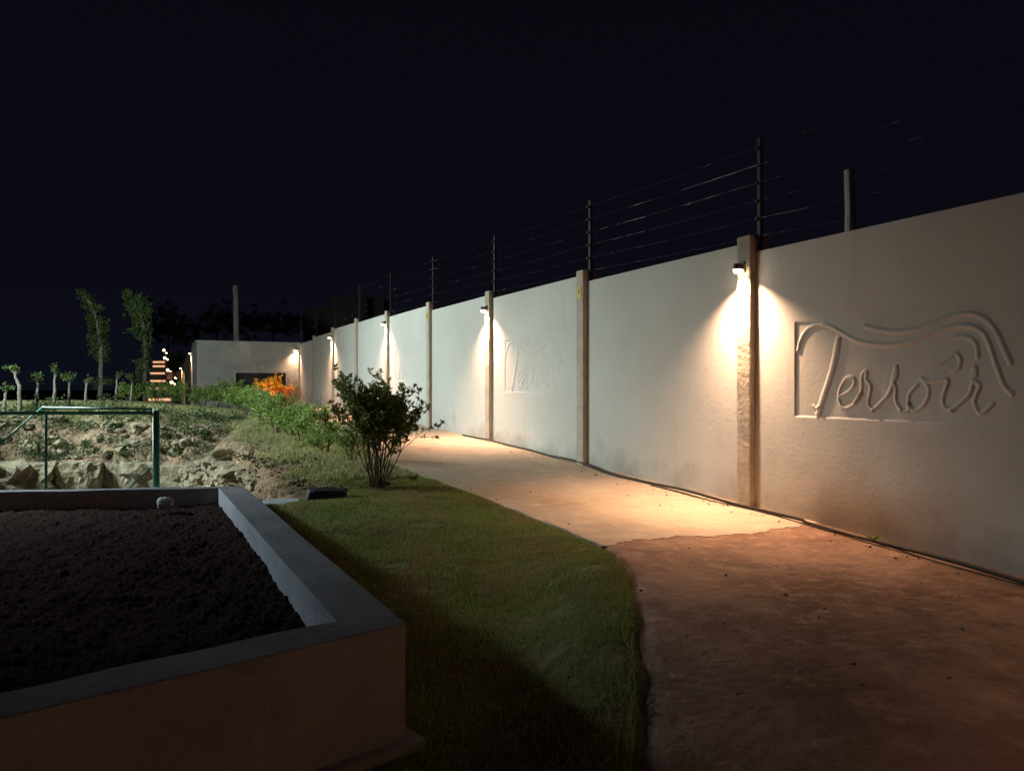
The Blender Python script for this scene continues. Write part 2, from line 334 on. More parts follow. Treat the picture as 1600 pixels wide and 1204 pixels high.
def relief(name, parent, mt, step):
    us = np.arange(U0, U1, step); us = np.append(us, U1); vs = np.append(np.arange(V0, V1, step), V1)
    A, B = np.meshgrid(us, vs, indexing='ij'); P = np.stack([A.ravel(), B.ravel()], -1)
    d, ins = seg_d(P, rec); sd = np.where(ins, d, -d)
    H = -.014*np.clip(sd/.012, 0, 1)*sstep(U1-.2, U1-1.1, P[:, 0]+.0)**.35
    for pts, hw, ht in strokes:
        ht *= .55
        dd, _ = seg_d(P, smooth_line(pts, 6), False)
        H = H+ht*np.clip(1-(dd/hw/1.22/(1+.05*np.sin(P[:, 0]*23+P[:, 1]*31)))**2, 0, 1)**.75
    edge = np.minimum.reduce([P[:, 0]-U0, U1-P[:, 0], P[:, 1]-V0, V1-P[:, 1]]); H = H*np.clip(edge/.03, 0, 1)
    q = np.stack([-P[:, 0], H, P[:, 1]], -1)      # local x = s, y = p , z
    Fq = gridfaces(len(us), len(vs))
    return npmesh(name, q, Fq, mt, parent, smooth=True)
wall = empty('perimeter_wall', W(0, 0, float(g(0))), 'long pale plastered boundary wall of stepped panels between square pillars along the path', 'wall')
def inwall(o, root=None):
    root = root or wall
    o.parent = root; o.matrix_parent_inverse = Matrix.Translation(root.location).inverted(); return o
rel_src = None
for k in range(-6, 8):
    s0 = k*L+PW/2-.02; s1 = (k+1)*L-PW/2+.02; zt = ptop(k); zb = float(min(g(s0), g(s1)))-.25
    emb = k in (-1, 1, 3, 5)                  # the panel on the camera side of every lamp pillar
    bm = bmesh.new()
    if not emb: wbox(bm, s0, s1, PF-PT, PF, zb, zt, .006)
    else:
        off = (k+1)*L; dz = (ZT[k+1]-ZT[0])
        hs = [s0, off-U1, off-U0, s1]; hz = [zb, V0+dz, V1+dz, zt]
        gv = {}
        def vv(s, p, z):
            key = (round(s, 4), round(p, 4), round(z, 4))
            if key not in gv: gv[key] = bm.verts.new(W(s, p, z))
            return gv[key]
        for i in range(3):
            for j in range(3):
                if i == 1 and j == 1: continue
                bm.faces.new([vv(hs[i], PF, hz[j]), vv(hs[i+1], PF, hz[j]), vv(hs[i+1], PF, hz[j+1]), vv(hs[i], PF, hz[j+1])])
        B_ = PF-PT
        bm.faces.new([vv(s0, B_, zb), vv(s0, B_, zt), vv(s1, B_, zt), vv(s1, B_, zb)])
        for i in range(3):
            bm.faces.new([vv(hs[i], PF, zt), vv(hs[i+1], PF, zt), vv(hs[i+1], B_, zt), vv(hs[i], B_, zt)])
        for a_ in (s0, s1):
            bm.faces.new([vv(a_, PF, zb), vv(a_, PF, zt), vv(a_, B_, zt), vv(a_, B_, zb)])
        bmesh.ops.recalc_face_normals(bm, faces=bm.faces)
    po = inwall(obj('wall_panel', bm, M['plaster']))
    if emb:
        if rel_src is None: rel_src = relief('relief_lettering', None, M['plaster'], .008); r_ = rel_src
        else: r_ = rel_src.copy(); COL.objects.link(r_); r_.scale = (1, .5, 1)
        q = W((k+1)*L, PF, dz); r_.location = q; r_.rotation_euler = (0, 0, ANG)
        r_.parent = po; r_.matrix_parent_inverse = Matrix.Translation(wall.location).inverted() @ Matrix.Translation((0, 0, 0))
        r_.matrix_parent_inverse = (Matrix.Translation(wall.location) @ po.matrix_parent_inverse).inverted()
        r_['label'] = 'moulded relief of the word Terroir under flowing wave lines'
def rough_pillar(k):
    bm = bmesh.new(); z0 = float(g(k*L))-.3; z1 = ZT[k]+EYE
    nz_ = 60
    ring = []
    for i in range(nz_+1):
        z = z0+(z1-z0)*i/nz_; r = []
        prof = [(-PW/2, 0), (-PW/2+.012, .006), (PW/2-.012, .006), (PW/2, 0), (PW/2, -.30), (-PW/2, -.30)]
        for a, bq in prof:
            j = .0015*math.sin(z*13+a*30+k)+.001*random.uniform(-1, 1) if bq > -.2 and z < z1-.05 else 0
            r.append(bm.verts.new(W(k*L+a+j*.6, bq+j-.006, z)))
        ring.append(r)
    for a, c in zip(ring, ring[1:]):
        for i in range(6): bm.faces.new((a[i], a[(i+1) % 6], c[(i+1) % 6], c[i]))
    bm.faces.new(ring[-1]); bmesh.ops.recalc_face_normals(bm, faces=bm.faces)
    return inwall(obj('pillar', bm, M['pillar']))
for k in range(-6, 9): rough_pillar(k)

# ------------------------------------------------------------------ electric fence on the wall
ef = empty('electric_fence', W(0, -.12, ptop(0)), 'dark six wire electric fence on slim posts above the boundary wall', 'fence')
def post_s(k): return k*L-PW/2-.04
for k in range(-6, 9):
    bm = bmesh.new(); z0 = ZT[k]+EYE-.30
    wbox(bm, post_s(k)-.025, post_s(k)+.025, -.15, -.10, z0, ZT[k]+EYE+1.15)
    for i in range(6): wbox(bm, post_s(k)-.012, post_s(k)+.012, -.102, -.055, ZT[k]+EYE-.04+.21*i, ZT[k]+EYE+.0+.21*i)
    inwall(obj('post', bm, M['fence_post']), ef)
for i in range(6):
    bm = bmesh.new(); pts = []
    for k in range(-6, 8):
        za, zc = ZT[k]+EYE-.02+.21*i, ZT[k+1]+EYE-.02+.21*i
        for t in (0, .2, .4, .6, .8): pts.append(W(post_s(k)+(post_s(k+1)-post_s(k))*t, -.06, za+(zc-za)*t-.06*t*(1-t)))
    pts.append(W(post_s(8), -.06, ZT[8]+EYE-.02+.21*i))
    add_tube(bm, pts, .0018, 5); inwall(obj('wire', bm, M['wire'], smooth=True), ef)

# ------------------------------------------------------------------ wall lamps
def make_lamp(loc, rz, label, watts=None):
    t = empty('wall_lamp', loc, label, 'lamp', 'downlights on every second pillar of the boundary wall'); t.rotation_euler = (0, 0, rz+PI)
    bm = bmesh.new(); add_box(bm, (0, -.012, .055), (.09, .024, .13), None, .004); obj('back_plate', bm, M['lamp_body'], t)
    bm = bmesh.new(); add_box(bm, (0, -.03, .045), (.05, .05, .035)); add_tube(bm, [(0, -.085, .018), (0, -.085, .082), (0, -.085, .09)], [.05, .05, .04], 20)
    obj('housing', bm, M['lamp_body'], t)
    bm = bmesh.new(); add_tube(bm, [(0, -.085, -.022), (0, -.085, -.012), (0, -.085, .018)], [.030, .044, .049], 20); obj('lens', bm, M['lens'], t)
    wl_ = watts or LAMP_W
    l = light('lamp_light', 'SPOT', (0, -.10, -.03), wl_, (1, .60, .36), t, spot_size=R(128), spot_blend=1.0, shadow_soft_size=.03)
    return t
lamp_lab = {-4: 'small brown downlight on the wall pillar behind the viewer', -2: 'small brown downlight on the wall pillar right beside the viewer',
 0: 'largest and nearest downlight, glowing on the pillar left of the big relief lettering', 2: 'glowing downlight on the second lit pillar, above the path behind the leafy bush',
 4: 'glowing downlight on the third lit pillar, directly above the top of the bush', 6: 'glowing downlight on the fourth lit pillar, left of the bush and above the hedge',
 8: 'glowing downlight on the corner pillar beside the orange shrub'}
for k in (-4, -2, 0, 2, 4, 6, 8):
    q = W(k*L, 0, ZT[k]+EYE-.42); make_lamp(q, ANG, lamp_lab[k], LAMP_W*(.42 if k == 8 else .85 if k == 6 else 1))
    
# ------------------------------------------------------------------ low building at the wall's corner and the wall beyond it
CS = 8*L+PW/2; BL = 4.55
bd = empty('corner_building', W(CS, BL/2, float(g(CS))), 'flat grey rendered return block with a dark opening at the far corner of the wall', 'building')
bz = 2.02+EYE; zb = EYE-1.6
xo0 = 2.85; xo1 = .55        # opening, measured in p
zo = EYE+.60; zo0 = EYE-.75
bm = bmesh.new()
for (p0, p1, z0, z1) in ((-.3, xo1, zb, bz), (xo0, BL, zb, bz), (xo1, xo0, zo, bz), (xo1, xo0, zb, zo0)): wbox(bm, CS, CS+.2, p0, p1, z0, z1)
wbox(bm, CS+.2, CS+4, BL-.2, BL, zb, bz); wbox(bm, CS+3.8, CS+4, -.3, BL-.2, zb, bz); 
inwall(obj('wall', bm, M['grey_render']), bd)
bm = bmesh.new(); wbox(bm, CS-.03, CS+4.05, -.3, BL+.04, bz, bz+.08, .01); inwall(obj('roof_slab', bm, M['grey_render']), bd)
bm = bmesh.new(); 
for (p0, p1, z0, z1) in ((xo1-.12, xo1, zo0, zo+.12), (xo0, xo0+.12, zo0, zo+.12), (xo1, xo0, zo, zo+.12)): wbox(bm, CS-.05, CS+.02, p0, p1, z0, z1)
fr = inwall(obj('opening_frame', bm, M['stone_pale']), bd)
bm = bmesh.new(); wbox(bm, CS+.12, CS+.15, xo1, xo0, zo0, zo); inwall(obj('opening_shade', bm, M['dark_inside']), bd)  # near-black sheet paints the shade inside the opening
fw = empty('far_wall', W(CS+4.1, BL, float(g(CS+4.1))), 'grey boundary wall stepping down beyond the flat corner building', 'wall')
FWZ = [1.97, 1.62, 1.25, .9]
for i in range(3):
    s0 = CS+4.1+i*13.5; bm = bmesh.new(); wbox(bm, s0+.13, s0+13.4, BL-.25, BL-.12, float(g(s0+13))-.8, EYE+FWZ[i], .01); inwall(obj('wall_panel', bm, M['grey_render']), fw)
for i, (s_, z_) in enumerate(((CS+5.8, 1.70), (CS+20.4, 1.19), (CS+35, .66))):
    bm = bmesh.new(); wbox(bm, s_-.12, s_+.12, BL-.3, BL, EYE-3.6, EYE+z_+.3); inwall(obj('pillar', bm, M['pillar']), fw)
    make_lamp(W(s_, BL, EYE+z_), ANG, ('glowing downlight just left of the flat grey corner building', 'middle of the three small downlights left of the corner building', 'farthest and smallest downlight, beside the lit stairs')[i], LAMP_W*1.2)

# ------------------------------------------------------------------ hose, signs, posts behind the wall
bm = bmesh.new(); pts = []
for s in np.arange(9, -16, -.12):
    h = sstep(4.2, 2.5, s); p = .02+.05*math.sin(s*.9)+.025*math.sin(s*2.7+1)+.07*h+(.07 if s < -1 else 0)
    pts.append(W(s, p, float(g(s))+.022+.018*max(0, math.sin(s*1.9))))
add_tube(bm, pts, .019, 7); o = obj('hose', bm, M['cable'], smooth=True); props(o, 'dark rubber hose lying along the foot of the boundary wall', 'hose')
bm = bmesh.new(); pts = []
for s in np.arange(1.6, -5.2, -.15):
    pts.append(W(s, .16+.05*math.sin(s*1.3)+.02*math.sin(s*4), float(g(s))+.014))
add_tube(bm, pts, .007, 6); o = obj('cable', bm, M['cable'], smooth=True); props(o, 'thin black cable on the concrete just beside the hose', 'cable')
for k, lab in ((1, 'small yellow warning plate on the unlit pillar between the two nearest lamps'), (3, 'small yellow warning plate on the unlit pillar above the right of the bush')):
    t = empty('warning_sign', W(k*L, .004, ZT[k]+EYE-.36), lab, 'sign', 'yellow warning plates on unlit pillars'); t.rotation_euler = (0, 0, ANG+PI)
    bm = bmesh.new(); add_box(bm, (0, -.003, 0), (.13, .006, .18), None, .001); obj('plate', bm, M['yellow'], t)
    bm = bmesh.new(); vs_ = [bm.verts.new(v) for v in [(-.012, -.008, .055), (.022, -.008, .055), (.004, -.008, .01), (.026, -.008, .01), (-.02, -.008, -.06), (-.002, -.008, -.008), (-.026, -.008, -.008)]]
    bm.faces.new(vs_); obj('bolt_symbol', bm, M['sign_black'], t)
def pole(name, px, ytop, Yd, rad, lean, label, cat, zb=None, mt='post'):
    t0 = at(px, ytop, Yd); z0 = zb if zb is not None else gz(t0.x, t0.y)-.2; bm = bmesh.new()
    pts = [(t0.x+lean*(1-i/8)+.01*math.sin(i*2.), t0.y, z0+(t0.z-z0)*i/8) for i in range(9)]
    add_tube(bm, pts, [rad*(1.1-.16*i/8) for i in range(9)], 12); o = obj(name, bm, M[mt], smooth=False); return props(o, label, cat)
pole('post', 1327, 266, 12.4, .085, .06, 'weathered grey round post standing behind the wall near the big relief', 'post')
pole('utility_pole', 368, 446, 44, .16, .15, 'tall pale pole rising behind the flat corner building', 'pole')

# ------------------------------------------------------------------ floodlight mast left of the frame (source of the flare)
fm = empty('floodlight_mast', (FLOOD.x, FLOOD.y, gz(FLOOD.x, FLOOD.y+4)), 'tall green mast with a white floodlight at the edge of the sunken court', 'floodlight')
bm = bmesh.new(); add_tube(bm, [(FLOOD.x-.1, FLOOD.y, EYE-3.4), (FLOOD.x-.1, FLOOD.y, FLOOD.z+.1)], [.09, .05], 12); inwall(obj('mast', bm, M['green_paint']), fm)
bm = bmesh.new(); add_box(bm, FLOOD+Vector((-.05, 0, .1)), (.12, .5, .36), None, .02); inwall(obj('lamp_head', bm, M['dark_metal']), fm)
bm = bmesh.new(); add_box(bm, FLOOD+Vector((.02, 0, .1)), (.02, .44, .30)); inwall(obj('glass', bm, M['flood_glass']), fm)
fl = light('flood_light', 'SPOT', FLOOD+Vector((.08, 0, .1)), FLOOD_W, FLOOD_C, spot_size=R(108), spot_blend=1.0, shadow_soft_size=.65); aim(fl, Vector((-1.0, 21.6, EYE-2.3))-FLOOD); inwall(fl, fm)
bm = bmesh.new(); add_box(bm, FLOOD+Vector((-.08, .42, .1)), (.36, .12, .28), None, .02); inwall(obj('lamp_head', bm, M['dark_metal']), fm)
fl2 = light('flood_light', 'SPOT', FLOOD+Vector((-.08, .52, .1)), FLOOD_W*.55, FLOOD_C, spot_size=R(124), spot_blend=1, shadow_soft_size=.14); aim(fl2, (-.24, .92, -.38)); inwall(fl2, fm)
m2 = empty('floodlight_mast', (FL2.x, FL2.y, gz(FL2.x, FL2.y)), 'short green mast with a small bluish floodlight left of the planter', 'floodlight')
bm = bmesh.new(); add_tube(bm, [(FL2.x-.08, FL2.y, EYE-2.2), (FL2.x-.08, FL2.y, FL2.z+.1)], [.06, .04], 12); inwall(obj('mast', bm, M['green_paint']), m2)
bm = bmesh.new(); add_box(bm, FL2+Vector((-.03, 0, .08)), (.10, .3, .22), None, .02); inwall(obj('lamp_head', bm, M['dark_metal']), m2)
f2 = light('flood_light', 'SPOT', FL2+Vector((.05, 0, 0)), FL2_W, FL2_C, spot_size=R(78), spot_blend=.4, shadow_soft_size=.25); aim(f2, (.611, -.272, -.743)); inwall(f2, m2)
FL3 = Vector((-9.9, 13.6, EYE+1.5))  # unseen floodlight added to brighten the grassy bank
m3 = empty('floodlight_mast', (FL3.x, FL3.y, gz(FL3.x, FL3.y)), 'added low green floodlight post, unseen in the sunken court, brightening the grassy bank', 'floodlight')
bm = bmesh.new(); add_tube(bm, [(FL3.x-.08, FL3.y, EYE-3.4), (FL3.x-.08, FL3.y, FL3.z+.1)], [.05, .04], 12); inwall(obj('mast', bm, M['green_paint']), m3)
bm = bmesh.new(); add_box(bm, FL3+Vector((-.03, 0, .08)), (.10, .3, .2), None, .02); inwall(obj('lamp_head', bm, M['dark_metal']), m3)
f3 = light('flood_light', 'SPOT', FL3+Vector((.05, 0, 0)), 1250, (.90, 1.0, .90), spot_size=R(80), spot_blend=.8, shadow_soft_size=.25); aim(f3, (.82, -.07, -.50)); inwall(f3, m3)
pm = empty('porch_lamp', (PORCH.x, PORCH.y, gz(PORCH.x, PORCH.y)), 'warm lantern on a black post behind the viewer', 'lamp')
bm = bmesh.new(); add_tube(bm, [(PORCH.x, PORCH.y, gz(PORCH.x, PORCH.y)-.1), (PORCH.x, PORCH.y, PORCH.z-.12)], .035, 10); inwall(obj('post', bm, M['dark_metal']), pm)
bm = bmesh.new(); add_tube(bm, [PORCH-Vector((0, 0, .12)), PORCH+Vector((0, 0, .08))], [.08, .11], 10); inwall(obj('lantern', bm, M['far_glow']), pm)
inwall(light('porch_light', 'POINT', PORCH+Vector((0, .16, .02)), PORCH_W, WARM, shadow_soft_size=.15), pm)

# ------------------------------------------------------------------ concrete planter
ZP = EYE-1.2
def onp(px, py, z=None):
    Yd = F*(EYE-(ZP if z is None else z))/(py-602); return Vector(((px-800)/F*Yd, Yd, ZP if z is None else z))
o1 = onp(634, 974); o2 = onp(380, 758.6); o4 = onp(0, 1122); o3 = onp(0, 765.5)
i1 = onp(524.6, 968.5); i2 = onp(341, 759.8+2.2); i4 = onp(0, 1080); i3 = onp(0, 768.5)
def ext(a, b, d): v = (b-a); return b+v.normalized()*d
O = [o1, o2, ext(o2, o3, 1.2), ext(o1, o4, 1.6)]; I = [i1, i2, ext(i2, i3, .9), ext(i1, i4, 1.2)]
pl = empty('planter_box', (o1.x, o1.y, gz(o1.x, o1.y)), 'large raised concrete planter filled with dark soil in the foreground', 'planter')
bm = bmesh.new(); zb = EYE-3.0; zi = ZP-.42
def lv(pts, z): return [Vector((p.x, p.y, z)) for p in pts]
def loopface(a, b, sub=1):
    for i in range(4): bm.faces.new((a[i], a[(i+1) % 4], b[(i+1) % 4], b[i]))
VO = [bm.verts.new(v) for v in lv(O, ZP)]; VI = [bm.verts.new(v) for v in lv(I, ZP)]
VOb = [bm.verts.new(v) for v in lv(O, zb)]; VIb = [bm.verts.new(v) for v in lv(I, zi)]
loopface(VO, VI); loopface(VO, VOb); loopface(VI, VIb)
bmesh.ops.recalc_face_normals(bm, faces=bm.faces)
es = [e for e in bm.edges if all(abs(v.co.z-ZP) < 1e-4 for v in e.verts) and not (e.verts[0] in VO and e.verts[1] in VI) and not (e.verts[1] in VO and e.verts[0] in VI)]
es += [e for e in bm.edges if {e.verts[0], e.verts[1]} == {VO[0], VOb[0]}]
bmesh.ops.bevel(bm, geom=es, offset=.009, segments=2, affect='EDGES', profile=.6)
def ragged_edges(o):
    bm2 = bmesh.new(); bm2.from_mesh(o.data)
    for _ in range(3):
        bmesh.ops.subdivide_edges(bm2, edges=[e for e in bm2.edges if e.calc_length() > .14], cuts=1, use_grid_fill=True)
    for v in bm2.verts:
        a = v.co; v.co.z += .0035*math.sin(a.x*9+a.y*5)+.002*math.sin(a.x*31+a.y*27); v.co.x += .003*math.sin(a.y*11+a.z*17); v.co.y += .003*math.sin(a.x*13+a.z*9)
    bm2.to_mesh(o.data); bm2.free()
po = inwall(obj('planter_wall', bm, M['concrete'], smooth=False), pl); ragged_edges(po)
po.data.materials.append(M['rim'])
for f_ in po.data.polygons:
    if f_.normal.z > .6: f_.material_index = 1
# plinth at the foot of the front wall
bm = bmesh.new(); d_ = (o4-o1).normalized(); nrm = Vector((d_.y, -d_.x, 0)); nrm = nrm if nrm.y < 0 else -nrm
zpl = EYE-1.775
quad = [o1-d_*.07+nrm*.07, ext(o1, o4, 1.6)+nrm*.07, ext(o1, o4, 1.6)-nrm*.1, o1-d_*.07-nrm*.1]
a = [bm.verts.new((p.x, p.y, zpl)) for p in quad]; c = [bm.verts.new((p.x, p.y, zpl-.5)) for p in quad]
bm.faces.new(a); loopface(a, c); bmesh.ops.recalc_face_normals(bm, faces=bm.faces); inwall(obj('plinth', bm, M['concrete']), pl)
# soil: a lumpy sheet
nu, nv = 260, 260; u = np.linspace(0, 1, nu); v = np.linspace(0, 1, nv); UU, VV = np.meshgrid(u, v, indexing='ij')
I_ = [np.array(p) for p in I]
ctr = sum(I_)/4; J = [p+(ctr-p)*(-.012) for p in I_]
P = ((1-UU)*(1-VV))[..., None]*J[0]+((1-UU)*VV)[..., None]*J[1]+(UU*VV)[..., None]*J[2]+(UU*(1-VV))[..., None]*J[3]
x_, y_ = P[..., 0], P[..., 1]
depth = .22-.10*sstep(.25, 0, VV)*sstep(0, .35, UU)-.04*sstep(.12, .0, UU)*sstep(.2, .6, VV)
zz = ZP-depth+.02*vnoise(x_, y_, 3.1, 1)+.012*vnoise(x_, y_, 7.7, 2)+.011*vnoise(x_, y_, 17, 3)+.007*vnoise(x_, y_, 41, 6)+.006*RNG.standard_normal(x_.shape)
so = npmesh('soil', np.stack([x_.ravel(), y_.ravel(), zz.ravel()], -1), gridfaces(nu, nv), M['soil_dark'], smooth=True); inwall(so, pl)

# ------------------------------------------------------------------ rocks
from mathutils import noise as mn
def add_rock(bm, c, size, rz, box=.5, rough=.10, sub=3):
    r = bmesh.ops.create_icosphere(bm, subdivisions=sub, radius=1); o3_ = Vector((random.uniform(-99, 99),)*3)
    Mz = Matrix.Rotation(rz, 3, 'Z') @ Matrix.Rotation(random.uniform(-.12, .12), 3, 'X') @ Matrix.Rotation(random.uniform(-.12, .12), 3, 'Y')
    for v in r['verts']:
        q = v.co.copy(); mx = max(abs(q.x), abs(q.y), abs(q.z)); q = q*(1-box)+q/mx*box*.92
        q *= 1+rough*mn.noise(q*1.3+o3_)*2+rough*.6*mn.noise(q*3.4+o3_)*2+rough*.4*mn.noise(q*8+o3_)
        q = Vector((q.x*size[0]/2, q.y*size[1]/2, q.z*size[2]/2)); v.co = Mz @ q+Vector(c)
def rock_run(poly, zlo, ztop_fn, row_h, name, label, hang=.0, dens=1.0, big=1.0):
    bm = bmesh.new()
    segs = []; 
    for a, c in zip(poly, poly[1:]): segs.append((np.array(a), np.array(c)))
    z = zlo; row = 0
    while z < EYE-1.2:
        h = row_h*random.uniform(.8, 1.35)
        for a, c in segs:
            ln = np.linalg.norm(c-a); t = -random.uniform(0, .4); ang = math.atan2(*(c-a)[::-1])
            while t < ln:
                wd = big*random.uniform(.22, .8)
                q = a+(c-a)/ln*(t+wd/2); top = ztop_fn(q)
                if z+h*.5 < top+random.uniform(-.15, .06) and random.random() < dens:
                    nn = np.array([-(c-a)[1], (c-a)[0]])/ln; off = random.uniform(-.25, .1)*big-(z-zlo)*.10*hang
                    q2 = q+nn*off
                    add_rock(bm, (q2[0], q2[1], z+h/2), (wd*1.06, random.uniform(.45, .8), h*random.uniform(.95, 1.15)), ang+random.uniform(-.16, .16), random.uniform(.88, 1.05), random.uniform(.12, .24))
                t += wd
        z += h*.93; row += 1
    o = obj(name, bm, M['rock'], smooth=False)
    return props(o, label, 'rock wall')
def lipz(q): return EYE-1.42-(.50 if q[0] < -7.6 else 0)+.10*float(vnoise(q[0], q[1], .9, 1))+.10*math.sin(q[0]*1.9)
rock_run([(-40*.5, 20.35), (-17, 20.3), (-13.5, 20.0), (-10, 20.2), (-8.0, 19.8)][::1], EYE-3.3, lambda q: lipz(q)+.10, .60, 'rock_wall', 'rugged limestone cutting at the back of the sunken court behind the green fence', -1, 1.0, 1.75)
rock_run([(-8.0, 19.8), (-6.9, 18.1), (-5.5, 15.2), (-4.1, 12.5), (-3.2, 10.5)], EYE-3.3, lambda q: lipz(q)-.16, .26, 'rock_wall', 'row of rough yellowish stones edging the grassy bank right of the court', -1)
bm = bmesh.new()
for _ in range(90):
    x, y = random.uniform(-17, -8.3), 20.3+abs(random.gauss(0, .8))
    sz = random.uniform(.08, .4)**1.1; add_rock(bm, (x, y, gz(x, y)+sz*.12), (sz*random.uniform(.8, 1.6), sz, sz*random.uniform(.5, 1)), random.uniform(0, 3), random.uniform(.6, .95), .25, 2)
props(obj('loose_rocks', bm, M['rock'], smooth=False), 'loose limestone rubble half buried in the soil slope above the cutting', 'rubble', kind='stuff')
bm = bmesh.new(); q = onp(258, 786, ZP-.11); add_rock(bm, q, (.17, .15, .14), .4, .15, .08, 4); props(obj('stone', bm, M['stone_pale'], smooth=True), 'rounded pale stone lying on the soil at the far edge of the planter', 'stone')
# stone slab and dark block at the pit corner
def gpt(px, py):
    Yd = 9.0
    for _ in range(30): Yd = .5*Yd+.5*F*(EYE-gz((px-800)/F*Yd, Yd))/(py-602)
    return Vector(((px-800)/F*Yd, Yd, gz((px-800)/F*Yd, Yd)))
sl = onp(441, 787, EYE-1.44); bm = bmesh.new()
add_box(bm, (sl.x-.02, sl.y, sl.z), (.42, .50, .055), Matrix.Rotation(.25, 3, 'Z'), .008); props(obj('stone_slab', bm, M['slab']), 'flat pale paving slab lying at the corner of the lawn beside the planter', 'slab')
bm = bmesh.new(); add_rock(bm, (sl.x+.54, sl.y+.03, EYE-1.385), (.52, .34, .28), .18, .88, .05, 4); props(obj('dark_block', bm, M['black'], smooth=True), 'dark angular block on the grass between the pale slab and the bush', 'block')

# ------------------------------------------------------------------ green court fence
FY = 10.6
cf = empty('court_fence', (at(243, 700, FY).x, FY, EYE-3.3), 'dark green steel court fence with mesh and a thick corner post behind the planter', 'fence')
def ftube(name, pts, rad): bm = bmesh.new(); add_tube(bm, pts, rad, 12); return inwall(obj(name, bm, M['green_paint'], smooth=True), cf)
c0 = at(244, 645, FY); l0 = at(-260, 646, FY+.35)
ftube('corner_post', [(c0.x, c0.y, EYE-3.4), (c0.x, c0.y, c0.z+.03)], .046)
ftube('top_rail', [c0, l0], .024)
p70 = at(70, 646, FY+.12); ftube('post', [(p70.x, p70.y+.03, EYE-3.4), (p70.x, p70.y+.03, p70.z)], .018)
ra = at(240, 639, FY+1.6); rb = at(66, 636.5, FY+2.2); rc = at(-12, 704, FY+.2)
ftube('rear_rail', [ra, rb], .019); ftube('brace', [rb, rc], .017); ftube('rear_link', [c0, ra], .018)
ftube('rear_post', [(ra.x, ra.y, EYE-3.4), (ra.x, ra.y, ra.z)], .016)
ftube('brace', [at(236, 731, FY-.02), at(150, 808, FY+.05)], .013)
# chain link: woven diagonal wires
V_ = []; F_ = []; w_ = .0011
x0, x1 = l0.x, c0.x; zt_ = c0.z-.02; zb_ = EYE-3.2; H_ = zt_-zb_
def quadstrip(a, b):
    d = (b-a).normalized(); n_ = Vector((d.z, 0, -d.x))*w_; i = len(V_)
    V_.extend([a-n_, a+n_, b+n_, b-n_]); F_.append((i, i+1, i+2, i+3))
x = x0-H_
while x < x1:
    for sg in (1, -1):
        a = Vector((x, 0, zb_ if sg > 0 else zt_)); b_ = Vector((x+H_, 0, zt_ if sg > 0 else zb_))
        t0 = max(0, (x0-x)/H_); t1 = min(1, (x1-x)/H_)
        if t1 > t0:
            A_, B_ = a.lerp(b_, t0), a.lerp(b_, t1); yy = lambda v: l0.y+(c0.y-l0.y)*(v.x-x0)/(x1-x0)
            A_.y = yy(A_); B_.y = yy(B_)+.001*sg; quadstrip(A_, B_)
    x += .085
inwall(npmesh('mesh', V_, F_, M['green_paint']), cf)

# ------------------------------------------------------------------ foliage tools
def leaves(P, N, size, name, mt, parent=None, aspect=2.0, jitter=.35, droop=0):
    """P centres, N preferred directions of the leaf's long axis; folded rhombus leaves"""
    P = np.asarray(P); n = len(P)
    D = np.asarray(N)+RNG.normal(0, jitter, (n, 3)); D[:, 2] -= droop; D /= np.linalg.norm(D, axis=1)[:, None]
    Rn = RNG.normal(0, 1, (n, 3)); S = np.cross(D, Rn); S /= np.linalg.norm(S, axis=1)[:, None]+1e-9; Up = np.cross(S, D)
    l = size*RNG.uniform(.65, 1.3, n)[:, None]; wv = l/aspect/2
    a = P; b = P+D*l*.45+S*wv-Up*l*.04; c = P+D*l-Up*l*.12; d = P+D*l*.45-S*wv-Up*l*.04; m_ = P+D*l*.5+Up*l*.07
    V = np.stack([a, b, c, d, m_], 1).reshape(-1, 3); i = np.arange(n)[:, None]*5
    Fq = np.concatenate([i+np.array([[0, 1, 4]]), i+np.array([[1, 2, 4]]), i+np.array([[2, 3, 4]]), i+np.array([[3, 0, 4]])], 0)
    return npmesh(name, V, Fq, mt, parent, n=3)
def branch(bm, p, d, ln, rad, depth, tips, spread=.5, up=.12, nseg=4, mids=None, kids=2):
    pts = [p.copy()]; cur = p.copy(); dd = d.normalized()
    for i in range(nseg):
        dd = (dd+Vector([random.gauss(0, .10) for _ in range(3)])+Vector((0, 0, up))).normalized(); cur = cur+dd*ln/nseg; pts.append(cur.copy())
        if mids is not None and depth <= 1: mids.append((cur.copy(), dd.copy()))
    add_tube(bm, pts, [rad*(1-.4*i/nseg) for i in range(nseg+1)], 5 if depth else 4, False)
    if depth == 0: tips.append((cur, dd)); return
    for _ in range(random.choice((kids, kids, kids+1))):
        nd = (dd+Vector([random.gauss(0, spread) for _ in range(3)])).normalized()
        branch(bm, random.choice(pts[-2:]).copy() if random.random() < .5 else cur, nd, ln*random.uniform(.5, .8), rad*.58, depth-1, tips, spread, up, 3, mids, kids)

# dark leafy bush on the lawn
random.seed(21)
bp_ = Vector(((590-800)/F*10.4, 10.4, 0)); bp_.z = gz(bp_.x, bp_.y)
bush = empty('leafy_bush', bp_, 'dark vase shaped bush with many bare stems at the edge of the lawn', 'bush')
bm = bmesh.new(); tips = []; mids = []
for i in range(30):
    a = 2*PI*i/30+random.uniform(-.2, .2); sp_ = random.uniform(.06, .44) ; 
    d = Vector((math.cos(a)*sp_, math.sin(a)*sp_, 1))
    branch(bm, Vector((math.cos(a)*.10*sp_*2, math.sin(a)*.10*sp_*2, -.03)), d, random.uniform(.60, .85), .0095, 2, tips, .30, .06, 5, mids, 3)
for a in (0.0,):
    branch(bm, Vector((.05, 0, .02)), Vector((math.cos(a), math.sin(a)*.3, .8)), .30, .008, 2, tips, .25, .02, 5, mids, 2)
obj('stem', bm, M['stem'], bush, smooth=True)
PP, NN = [], []
